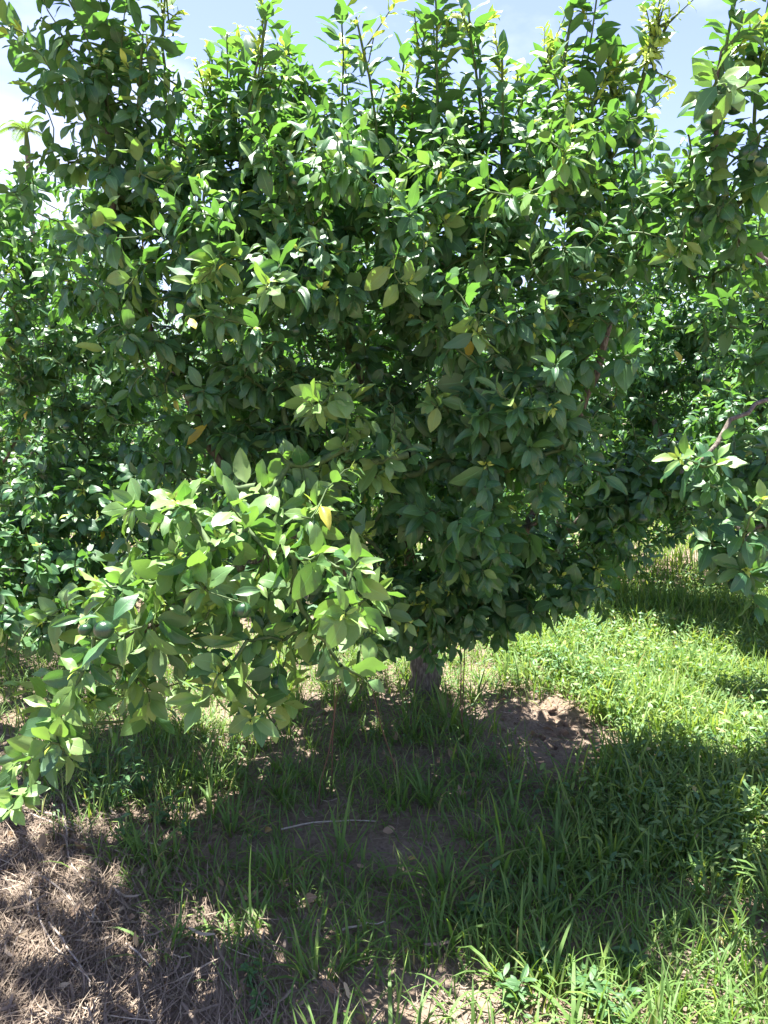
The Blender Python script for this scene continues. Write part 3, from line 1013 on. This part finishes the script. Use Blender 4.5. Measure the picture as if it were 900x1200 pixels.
# ---- palm rising beyond the left tree
def palm(base, H):
    base = np.array(base, float)
    root = empty('palm_tree', base)
    t = Tubes(10)
    zz = np.linspace(-0.1, H, 26)
    pts = np.stack([0.12 * np.sin(zz / H * 2), 0.05 * zz / H, zz], 1)
    t.add(pts, 0.11 - 0.04 * zz / H + 0.006 * (np.arange(26) % 2))
    t.build('trunk', M_BARK, root)
    top = pts[-1]
    cs = Tubes(8)
    cs.add(np.linspace(top, top + UP * 0.75, 6), np.array([.085, .09, .085, .07, .055, .04]))
    cs.build('crownshaft', M_TWIG, root)
    top = top + UP * 0.7
    for k in range(11):
        a = k * 2.4
        el = (0.95, 0.55, 0.2)[k % 3] + rs.uniform(-.1, .1)
        d = np.array([math.cos(a) * math.cos(el), math.sin(a) * math.cos(el), math.sin(el)])
        Lf = 0.95
        s = np.linspace(0, 1, 14)[:, None]
        P = top + d * Lf * s - UP * (s ** 2.2) * Lf * (0.75 - 0.3 * el)
        st = Tubes(5)
        st.add(P, np.linspace(0.018, 0.004, 14))
        V, Qs, tt = [st.V[0]], [st.Q[0]], [np.tile((0.1, .4, 0), (len(st.V[0]), 1))]
        n0 = len(st.V[0])
        side = norm(np.cross(d, UP))
        for i in range(2, 14):
            T = norm(P[min(i + 1, 13)] - P[i - 1])
            for sg in (-1, 1):
                for h in (0, .5):
                    p = P[i] * (1 - h) + P[i - 1] * h
                    ld = norm(side * sg * 0.8 + T * 0.7 + UP * 0.15)
                    LL = 0.32 * math.sin(math.pi * (0.15 + 0.8 * i / 14))
                    wv = norm(np.cross(ld, UP)) * 0.017
                    a1 = p + ld * LL * .55; a2 = p + ld * LL - UP * LL * .35
                    V.append(np.array([p - wv * .5, p + wv * .5, a1 + wv, a1 - wv, a2 + wv * .1, a2 - wv * .1]))
                    Qs.append(np.array([[0, 1, 2, 3], [3, 2, 4, 5]]) + n0)
                    tt.append(np.tile((0, 0, 0), (6, 1)))
                    n0 += 6
        link('frond', quad_mesh('frond', np.concatenate(V), np.concatenate(Qs), M_GRASS, np.concatenate(tt)), root)
    return tag(root, 'slender palm rising in the distance against the white cloud', 'palm')


pp = at(26, 158, 24)
palm((pp[0], 24, 0), pp[2] - 0.6)


# ------------------------------------------------------------------ grass, straw, weeds
def lush(x, y):
    """how much grass grows at a spot, 0..1"""
    n = vnoise(x, y, 1.6, 1) * 0.6 + vnoise(x, y, 4.5, 2) * 0.4
    right = 1 / (1 + np.exp(-(x - 0.75 - 0.12 * np.sin(3 * y)) * 7))
    far = 1 / (1 + np.exp(-(y - 4.1) * 3))
    leftg = 1 / (1 + np.exp((x + 1.0) * 6)) / (1 + np.exp(-(y - 2.7) * 6))
    d = 0.70 + 0.65 * np.maximum(np.maximum(right, far), leftg * 0.8)
    d = d + (n - 0.5) * 0.9
    under = np.exp(-(((x + 0.35) / 0.75) ** 2 + ((y - 3.0) / 0.55) ** 2))
    d = d - 0.28 * under
    line = -1.05 + (2.35 - y) * 0.85                        # mat of dry cuttings at the near left
    d = d - 1.3 / (1 + np.exp((x - line) * 9))
    d = d - 1.7 * np.exp(-((((x - 0.88 + 0.08 * np.sin(9 * y)) / 0.32) ** 2 + ((y - 3.45 + 0.07 * np.sin(11 * x)) / 0.38) ** 2)))
    for (cx, cy, r) in ((1.35, 2.35, .14), (1.3, 1.85, .18), (0.3, 1.75, .16), (-.1, 1.75, .22), (1.0, 1.7, .1)):
        d = d - 0.6 * np.exp(-((x - cx) ** 2 + (y - cy) ** 2) / r ** 2)
    return d.clip(0, 1)


def blades(P, H, az, lean, wid, tint, rows=5):
    n = len(P)
    s = np.linspace(0, 1, rows)
    th = lean[:, None] * (0.25 + 1.15 * s[None, :])         # bend from the vertical
    ds = H[:, None] / (rows - 1)
    hx = np.concatenate([np.zeros((n, 1)), np.cumsum(np.sin((th[:, 1:] + th[:, :-1]) / 2) * ds, 1)], 1)
    hz = np.concatenate([np.zeros((n, 1)), np.cumsum(np.cos((th[:, 1:] + th[:, :-1]) / 2) * ds, 1)], 1)
    ca, sa = np.cos(az)[:, None], np.sin(az)[:, None]
    Cc = P[:, None, :] + np.stack([hx * ca, hx * sa, hz], -1)
    prof = np.array([0.6, 1.0, 0.95, 0.65, 0.06]) if rows == 5 else np.array([0.7, 1.0, 0.7, 0.06])
    tw = rng.uniform(-0.6, 0.6, n)[:, None] * s[None, :]
    wv = np.stack([-np.sin(az[:, None] + tw), np.cos(az[:, None] + tw), 0 * tw], -1) * (wid[:, None] * prof[None, :] * 0.5)[..., None]
    V = np.stack([Cc - wv, Cc + wv], 2).reshape(n, rows * 2, 3)
    q = np.array([[2 * i, 2 * i + 1, 2 * i + 3, 2 * i + 2] for i in range(rows - 1)])
    Qs = (q[None] + (np.arange(n) * rows * 2)[:, None, None]).reshape(-1, 4)
    return V.reshape(-1, 3), Qs, np.repeat(tint, rows * 2, 0)


def scatter(n, x0, x1, y0, y1, f):
    x = rng.uniform(x0, x1, n); y = rng.uniform(y0, y1, n)
    k = rng.random(n) < f(x, y)
    return x[k], y[k]


def grass_patch(name, label, n, x0, x1, y0, y1, hh, ww, f, young=0.1, dry=0.06, lean=(0.15, 1.1), rows=5):
    x, y = scatter(n, x0, x1, y0, y1, f)
    m = len(x)
    P = np.stack([x, y, hgt(x, y) * np.exp(-np.maximum(0, np.hypot(x, y - 3) - 5) / 6) - 0.006], -1)
    H = rng.uniform(*hh, m) * (0.6 + 0.7 * vnoise(x, y, 2.2, 8))
    t = np.stack([(rng.random(m) < young) * rng.uniform(.3, .9, m), rng.random(m), (rng.random(m) < dry) * rng.uniform(.4, 1, m)], -1)
    V, Qs, T = blades(P, H, rng.uniform(0, 6.28, m), rng.uniform(*lean, m), rng.uniform(*ww, m), t, rows)
    return tag(link(name, quad_mesh(name, V, Qs, M_GRASS, T)), label, 'grass', kind='stuff')


grass_patch('grass', 'fine green grass covering the orchard floor around the trees', 42000, -2.6, 3.2, 1.2, 5.2, (0.05, 0.17), (0.003, 0.0065), lambda x, y: lush(x, y) ** 1.3, young=0.22, dry=0.14, lean=(0.2, 1.7))
grass_patch('grass', 'rank bright grass standing among the leafy weeds in the sun', 26000, 0.4, 3.6, 2.3, 6.0, (0.10, 0.26), (0.006, 0.012), lambda x, y: (lush(x, y) > 0.55) * (1 / (1 + np.exp(-(x - 0.9) * 8))), young=0.5, lean=(0.3, 1.6))
grass_patch('grass', 'straggling broad grass blades in the dappled shade before the dense tree', 7000, -1.0, 1.1, 1.45, 3.5, (0.06, 0.18), (0.004, 0.009), lambda x, y: lush(x, y) * (vnoise(x, y, 3.5, 44) > 0.42), young=0.1, dry=0.1, lean=(0.3, 1.7))
grass_patch('grass', 'grass of the sunny strip stretching away behind the trees', 60000, -7, 9, 5.2, 14, (0.10, 0.26), (0.008, 0.016), lambda x, y: 0.75 + 0 * x, young=0.35, dry=0.02, rows=4)
grass_patch('grass', 'far grass running on to the distant tree belt', 16000, -30, 30, 14, 40, (0.15, 0.4), (0.03, 0.06), lambda x, y: 0.9 + 0 * x, young=0.3, rows=4)


def cover(name, label, n, x0, x1, y0, y1, f, size, hgts, young):
    """low broad-leaved ground cover: small leaflets on bent stalks"""
    x, y = scatter(n, x0, x1, y0, y1, f)
    m = len(x)
    z = hgt(x, y) + rng.uniform(*hgts, m) * (0.5 + 0.8 * vnoise(x, y, 3.1, 12))
    az = rng.uniform(0, 6.28, m); el = rng.uniform(-0.5, 0.6, m)
    D = np.stack([np.cos(az) * np.cos(el), np.sin(az) * np.cos(el), np.sin(el)], -1)
    Nn = np.stack([rng.normal(0, .4, m), rng.normal(0, .4, m), np.ones(m)], -1)
    X = norm(np.cross(D, Nn)); Z = np.cross(X, D)
    S = rng.uniform(*size, m)
    pool = WPOOL
    vid = rng.integers(0, len(pool.V), m)
    W = bake(np.stack([x, y, z], -1), np.stack([X, D, Z], -1), S, vid, pool)
    k = W.shape[1]
    Qs = (pool.Q[None] + (np.arange(m) * k)[:, None, None]).reshape(-1, 4)
    t = np.stack([(rng.random(m) < young) * rng.uniform(.3, .9, m), rng.random(m), (rng.random(m) < .02) * 1.0], -1)
    me = quad_mesh(name, W.reshape(-1, 3), Qs, M_WEED, np.repeat(t, k, 0), np.tile(pool.UV, (m, 1)))
    return tag(link(name, me), label, 'weeds', kind='stuff')


WPOOL = LeafPool(8, 5, 3, (14, 2, 1), kind='weed', mat=M_WEED, wid=(0.28, 0.5))
cover('ground_cover', 'bright low leafy weeds carpeting the sunlit ground beside the bare patch', 34000, 0.3, 3.4, 2.2, 6.5,
      lambda x, y: (lush(x, y) > 0.5) * lush(x, y) * (1 / (1 + np.exp(-(x - 0.85) * 8))), (0.022, 0.052), (0.015, 0.16), 0.5)
cover('ground_cover', 'scattered small weeds among the shaded grass under the trees', 16000, -2.2, 1.4, 1.4, 5.0,
      lambda x, y: (vnoise(x, y, 2.7, 30) > 0.55) * lush(x, y) * 0.8, (0.014, 0.03), (0.01, 0.09), 0.12)

# straw, dry cuttings
def straw(name, label, n, x0, x1, y0, y1, f, LL, ww, lift, dirs=None):
    x, y = scatter(n, x0, x1, y0, y1, f)
    m = len(x)
    L = rng.uniform(*LL, m)
    az = rng.uniform(0, 6.28, m) if dirs is None else dirs(x, y) + rng.normal(0, .5, m)
    s = np.linspace(-0.5, 0.5, 5)
    bend = rng.normal(0, 0.7, m)
    a = az[:, None] + bend[:, None] * s[None, :]
    ds = L[:, None] / 4
    cx = np.concatenate([np.zeros((m, 1)), np.cumsum(np.cos((a[:, 1:] + a[:, :-1]) / 2) * ds, 1)], 1)
    cy = np.concatenate([np.zeros((m, 1)), np.cumsum(np.sin((a[:, 1:] + a[:, :-1]) / 2) * ds, 1)], 1)
    X = x[:, None] + cx - cx.mean(1, keepdims=True); Y = y[:, None] + cy - cy.mean(1, keepdims=True)
    Z = hgt(X, Y) + 0.004 + rng.uniform(0, lift, m)[:, None] + rng.normal(0, 0.01, m)[:, None] * (s * 2)[None, :] + 0.008 * np.sin(3 * s)[None, :] ** 2
    Cc = np.stack([X, Y, Z], -1)
    wd = rng.uniform(*ww, m)
    roll = rng.uniform(-.9, .9, m)[:, None]
    wv = np.stack([-np.sin(a) * np.cos(roll), np.cos(a) * np.cos(roll), np.sin(roll) + 0 * a], -1) * (wd[:, None] * np.array([.5, 1, 1, 1, .4]) * .5)[..., None]
    V = np.stack([Cc - wv, Cc + wv], 2).reshape(-1, 3)
    q = np.array([[2 * i, 2 * i + 1, 2 * i + 3, 2 * i + 2] for i in range(4)])
    Qs = (q[None] + (np.arange(m) * 10)[:, None, None]).reshape(-1, 4)
    t = np.stack([(rng.random(m) < .12) * rng.uniform(.3, 1, m), rng.random(m), (rng.random(m) < .15) * rng.uniform(.3, 1, m)], -1)
    return tag(link(name, quad_mesh(name, V, Qs, M_STRAW, np.repeat(t, 10, 0))), label, 'straw', kind='stuff')


def strawzone(x, y):
    line = -0.90 + (2.35 - y) * 0.85
    return (1 / (1 + np.exp((x - line) * 8))) * (y < 2.9)


straw('straw', 'mat of matted dry grass cuttings on the ground before the low branch', 26000, -2.2, 0.7, 1.15, 2.9, strawzone, (0.06, 0.28), (0.0012, 0.0030), 0.035, lambda x, y: -0.9 + 0.9 * np.sin(2.2 * x) + 0.4 * np.cos(3 * y))
straw('straw', 'broken flat dead blades strewn over the mat of cuttings', 2600, -2.2, 0.7, 1.15, 2.9, strawzone, (0.03, 0.14), (0.004, 0.009), 0.04)
straw('straw', 'thin scatter of dead grass and litter between the green tufts', 26000, -2.2, 2.6, 1.3, 5.0, lambda x, y: (1 - 0.6 * lush(x, y)) * .95, (0.02, 0.12), (0.0012, 0.0035), 0.012)

# larger grass tufts, one by one
TUFT = []
for k in range(12):
    r = np.random.default_rng(100 + k)
    m = int(r.integers(14, 30))
    P = np.stack([r.normal(0, 0.025, m), r.normal(0, 0.025, m), np.full(m, -0.01)], -1)
    H = r.uniform(0.09, 0.27, m) * (0.7 + 0.06 * k % 0.5)
    az = np.arctan2(P[:, 1], P[:, 0]) + r.normal(0, .6, m)
    t = np.stack([(r.random(m) < .12) * .5, r.random(m), (r.random(m) < .06) * .8], -1)
    V, Qs, T = blades(P, H, az, r.uniform(0.35, 1.7, m), r.uniform(0.006, 0.013, m), t)
    TUFT.append(quad_mesh('grass_tuft', V, Qs, M_GRASS, T))
k = 0
tries = 0
spots = []
while k < 270 and tries < 20000:
    tries += 1
    x, y = rs.uniform(-1.7, 2.1), rs.uniform(1.55, 4.6)
    px, py, dd = project(np.array([x, y, 0.0]))
    if px < -40 or px > 940 or py > 1260: continue
    l = float(lush(np.array([x]), np.array([y]))[0])
    if rs.random() > l ** 1.2 * 0.9: continue
    if any((x - a) ** 2 + (y - b) ** 2 < 0.07 ** 2 for a, b in spots): continue
    spots.append((x, y))
    o = link('grass_tuft', TUFT[rs.randrange(12)])
    o.location = (x, y, float(hgt(x, y)))
    s = rs.uniform(0.6, 1.15) * (1 if x > -0.2 else 0.85)
    o.scale = (s, s, s * rs.uniform(.85, 1.15))
    o.rotation_euler = (rs.gauss(0, .08), rs.gauss(0, .08), rs.uniform(0, 6.28))
    if (x - 0.9) ** 2 + (y - 3.5) ** 2 < 0.62 ** 2: tl, tg = 'green grass tuft at the edge of the bare soil patch', 'grass tufts round the bare patch'
    elif x < -0.2 + (2.35 - y) * 0.95 and y < 2.8: tl, tg = 'green grass tuft springing up beside the mat of dry cuttings', 'grass tufts by the cuttings'
    elif x > 0.95: tl, tg = 'grass tuft with long blades standing in the sunlit leafy weeds', 'grass tufts in the sunlit weeds'
    elif x < -0.9: tl, tg = 'grass tuft below the small-leaved citrus tree', 'grass tufts below the small-leaved tree'
    elif y > 3.1: tl, tg = 'tall grass tuft in deep shade right under the dense citrus crown', 'grass tufts under the dense crown'
    else: tl, tg = 'broad-bladed grass tuft in the dappled shade in front of the dense citrus tree', 'grass tufts before the dense tree'
    tag(o, tl, 'grass', tg)
    k += 1

# broad-leaved weeds with stems and leaves of their own
def weed(loc, rnd, H, nst, size, label, group=None):
    r = random.Random(rnd)
    z = float(hgt(loc[0], loc[1]))
    root = empty('leafy_weed', (loc[0], loc[1], z))
    for s in range(nst):
        a = r.uniform(0, 6.28); ln = r.uniform(.15, .6)
        tip = np.array([math.cos(a) * math.sin(ln) * H, math.sin(a) * math.sin(ln) * H, math.cos(ln) * H * r.uniform(.6, 1.1)])
        path = bez(np.array([0, 0, -.01]), tip * .5 + UP * H * .15, tip, 7)
        t = Tubes(5)
        t.add(path, np.linspace(.0028, .0012, 7))
        t.build('stem', M_TWIG, root)
        for i in range(r.randint(7, 11)):
            f = 0.2 + 0.8 * i / 10
            p = path[min(6, int(f * 6))]
            az = i * 2.4 + r.random()
            el = r.uniform(-.2, .7)
            d = np.array([math.cos(az) * math.cos(el), math.sin(az) * math.cos(el), math.sin(el)])
            n = np.array([r.gauss(0, .3), r.gauss(0, .3), 1])
            X = norm(np.cross(d, n)); Z = np.cross(X, d)
            L = size * r.uniform(.7, 1.25)
            m = np.eye(4); m[:3, :3] = np.stack([X, d, Z], -1) * L; m[:3, 3] = p
            o = link('leaf', WPOOL.me(r.randrange(14)), root)
            o.matrix_local = Matrix(m.tolist())
    return tag(root, label, 'weed', group)


def on_ground(px, py):
    Y = 3.0
    for _ in range(30):
        p = at(px, py, Y)
        Y *= EYE / max(0.05, EYE - p[2]) if p[2] < EYE else 1.3
    return at(px, py, Y)


WL = 'leafy broad-leaved weed with grey-green leaves beside the dry cuttings'
for k, (px, py, H, ns, sz) in enumerate([(130, 960, .22, 5, .05), (165, 935, .24, 6, .05), (110, 925, .2, 5, .045), (190, 965, .14, 4, .04), (225, 985, .12, 3, .04), (150, 1000, .12, 3, .045), (290, 1165, .07, 3, .03), (305, 1190, .07, 3, .03)]):
    p = on_ground(px, py)
    weed((p[0], p[1]), 40 + k, H, ns, sz, WL if k < 6 else 'tiny leafy weed sprouting from the mat of dry cuttings', 'grey-green weeds by the cuttings' if k < 6 else 'tiny weeds in the cuttings')
for k, (px, py, H, ns, sz) in enumerate([(560, 1080, .10, 4, .045), (640, 1130, .10, 4, .05), (690, 1160, .10, 4, .05), (585, 1050, .12, 4, .04), (740, 1120, .09, 4, .05), (720, 1190, .1, 4, .05), (600, 1170, .1, 4, .045), (650, 1060, .09, 3, .045)]):
    p = on_ground(px, py)
    weed((p[0], p[1]), 60 + k, H, ns, sz, 'low round-leaved weed among the shaded grass tufts', 'round-leaved weeds in the grass')
for k, (px, py, H, ns, sz) in enumerate([(690, 815, .22, 5, .05), (655, 800, .24, 5, .05), (715, 825, .2, 5, .045)]):
    p = on_ground(px, py)
    weed((p[0], p[1]), 80 + k, H, ns, sz, 'bushy weed at the back edge of the bare soil patch', 'weeds edging the bare soil')

# dry twigs lying on the cuttings
for k, pts in enumerate([
    [(20, 965), (60, 975), (100, 990), (95, 1000)], [(25, 968), (55, 985), (90, 995)], [(75, 960), (80, 1000), (82, 1035), (100, 1060)],
    [(40, 1050), (70, 1070), (95, 1095), (112, 1115)], [(38, 1060), (38, 1090), (37, 1120)], [(45, 1090), (50, 1125), (75, 1160), (110, 1190)],
    [(60, 1120), (80, 1150), (108, 1185), (108, 1200)], [(165, 998), (185, 1005), (215, 1012)], [(20, 1160), (30, 1130), (40, 1110)], [(110, 1110), (112, 1095), (122, 1085)],
    [(150, 1135), (165, 1150), (180, 1162)], [(400, 1105), (430, 1098), (455, 1090)], [(330, 975), (380, 970), (440, 972)]]):
    P = []
    for i, (px, py) in enumerate(pts):
        p = on_ground(px, py)
        P.append((p[0], p[1], float(hgt(p[0], p[1])) + 0.028 + 0.008 * (i % 2)))
    P = np.array(P)
    D = []
    for a, b in zip(P[:-1], P[1:]):
        D += [a + (b - a) * t for t in np.linspace(0, 1, 5)[:-1]]
    D = np.array(D + [P[-1]])
    for _ in range(2): D[1:-1] = (D[:-2] + 2 * D[1:-1] + D[2:]) / 4
    D += rng.normal(0, .0015, D.shape)
    c = P.mean(0)
    t = Tubes(6)
    t.add(D - c, np.linspace(.0036, .0016, len(D)), .1)
    o = t.build('dry_twig', M_DRYTWIG)
    o.location = c
    tag(o, 'thin pale dry twig lying on the litter' if k >= 11 else 'thin pale dry twig lying on the mat of cuttings', 'twig', 'dry twigs on the ground' if k >= 11 else 'dry twigs on the cuttings')

# dead reddish stems standing or hanging under the tree
for k, (pa, pb, Ya, Yb) in enumerate([((535, 690), (545, 800), 3.2, 3.35), ((548, 720), (540, 795), 3.25, 3.4), ((392, 800), (388, 880), 2.6, 2.9), ((395, 815), (372, 850), 2.6, 2.75), ((430, 780), (470, 830), 2.7, 2.9)]):
    a = at(*pa, Ya); b = at(*pb, Yb); b[2] = float(hgt(b[0], b[1])) - 0.01
    P = wiggle(np.linspace(b, a, 5), .004)
    t = Tubes(6); t.add(P - b, np.linspace(.0032, .0016, 5), .1)
    o = t.build('dead_stem', M_REDTWIG); o.location = b
    tag(o, 'dead reddish-brown stem standing in the shade beneath the tree', 'stem', 'dead stems under the tree')

# fallen leaves
DPOOL = LeafPool(15, 8, 5, (8, 2, 2), mat=M_DEADLEAF, name='fallen_leaf')
k = 0
while k < 140:
    x, y = rs.uniform(-1.3, 1.6), rs.uniform(1.6, 4.2)
    l = float(lush(np.array([x]), np.array([y]))[0])
    if rs.random() < l * 1.0: continue
    o = link('fallen_leaf', DPOOL.me(rs.randrange(12)))
    s = rs.uniform(.03, .065)
    o.scale = (s, s, s)
    o.location = (x, y, float(hgt(x, y)) + 0.022)
    o.rotation_euler = (rs.gauss(0, .5), rs.gauss(0, .5) + (3.14 if rs.random() < .4 else 0), rs.uniform(0, 6.28))
    on_mat = x < -0.90 + (2.35 - y) * 0.85 and y < 2.9
    tag(o, 'curled brown fallen leaf lying on the mat of dry cuttings' if on_mat else 'curled brown fallen leaf lying between the grass tufts', 'fallen leaf', 'fallen leaves on the cuttings' if on_mat else 'fallen leaves in the grass')
    k += 1

# clods on the bare patch
def clod_mesh(sd):
    r = np.random.default_rng(sd)
    th = np.linspace(0.05, np.pi - 0.05, 6); ph = np.linspace(0, 2 * np.pi, 8, endpoint=False)
    V = np.array([(math.sin(t) * math.cos(p), math.sin(t) * math.sin(p), .7 * math.cos(t)) for t in th for p in ph])
    V *= r.uniform(.7, 1.15, (len(V), 1))
    ix = np.arange(48).reshape(6, 8)
    Qs = np.stack([ix[:-1], ix[1:], np.roll(ix[1:], -1, 1), np.roll(ix[:-1], -1, 1)], -1).reshape(-1, 4)
    Qs = np.concatenate([Qs, [[0, 1, 2, 3], [0, 3, 4, 7], [4, 5, 6, 7], [43, 42, 41, 40], [47, 44, 43, 40], [47, 46, 45, 44]]])
    return quad_mesh('soil_clod', V * .5, Qs, M_CLOD, smooth=False)


CL = [clod_mesh(i) for i in range(8)]
for k in range(75):
    a, q = rs.uniform(0, 6.28), rs.random() ** .6
    x, y = 0.9 + math.cos(a) * q * .33, 3.5 + math.sin(a) * q * .34
    s = rs.uniform(.006, .03) if k > 8 else rs.uniform(.03, .07)
    o = link('soil_clod', CL[k % 8])
    o.scale = (s, s * rs.uniform(.6, 1), s * rs.uniform(.45, .9))
    o.location = (x, y, float(hgt(x, y)) + s * .08)
    o.rotation_euler = (rs.uniform(0, 6), rs.uniform(0, 6), rs.uniform(0, 6))
    tag(o, 'crumbly lump of dry reddish soil on the bare patch', 'clod', 'soil lumps on the bare patch')
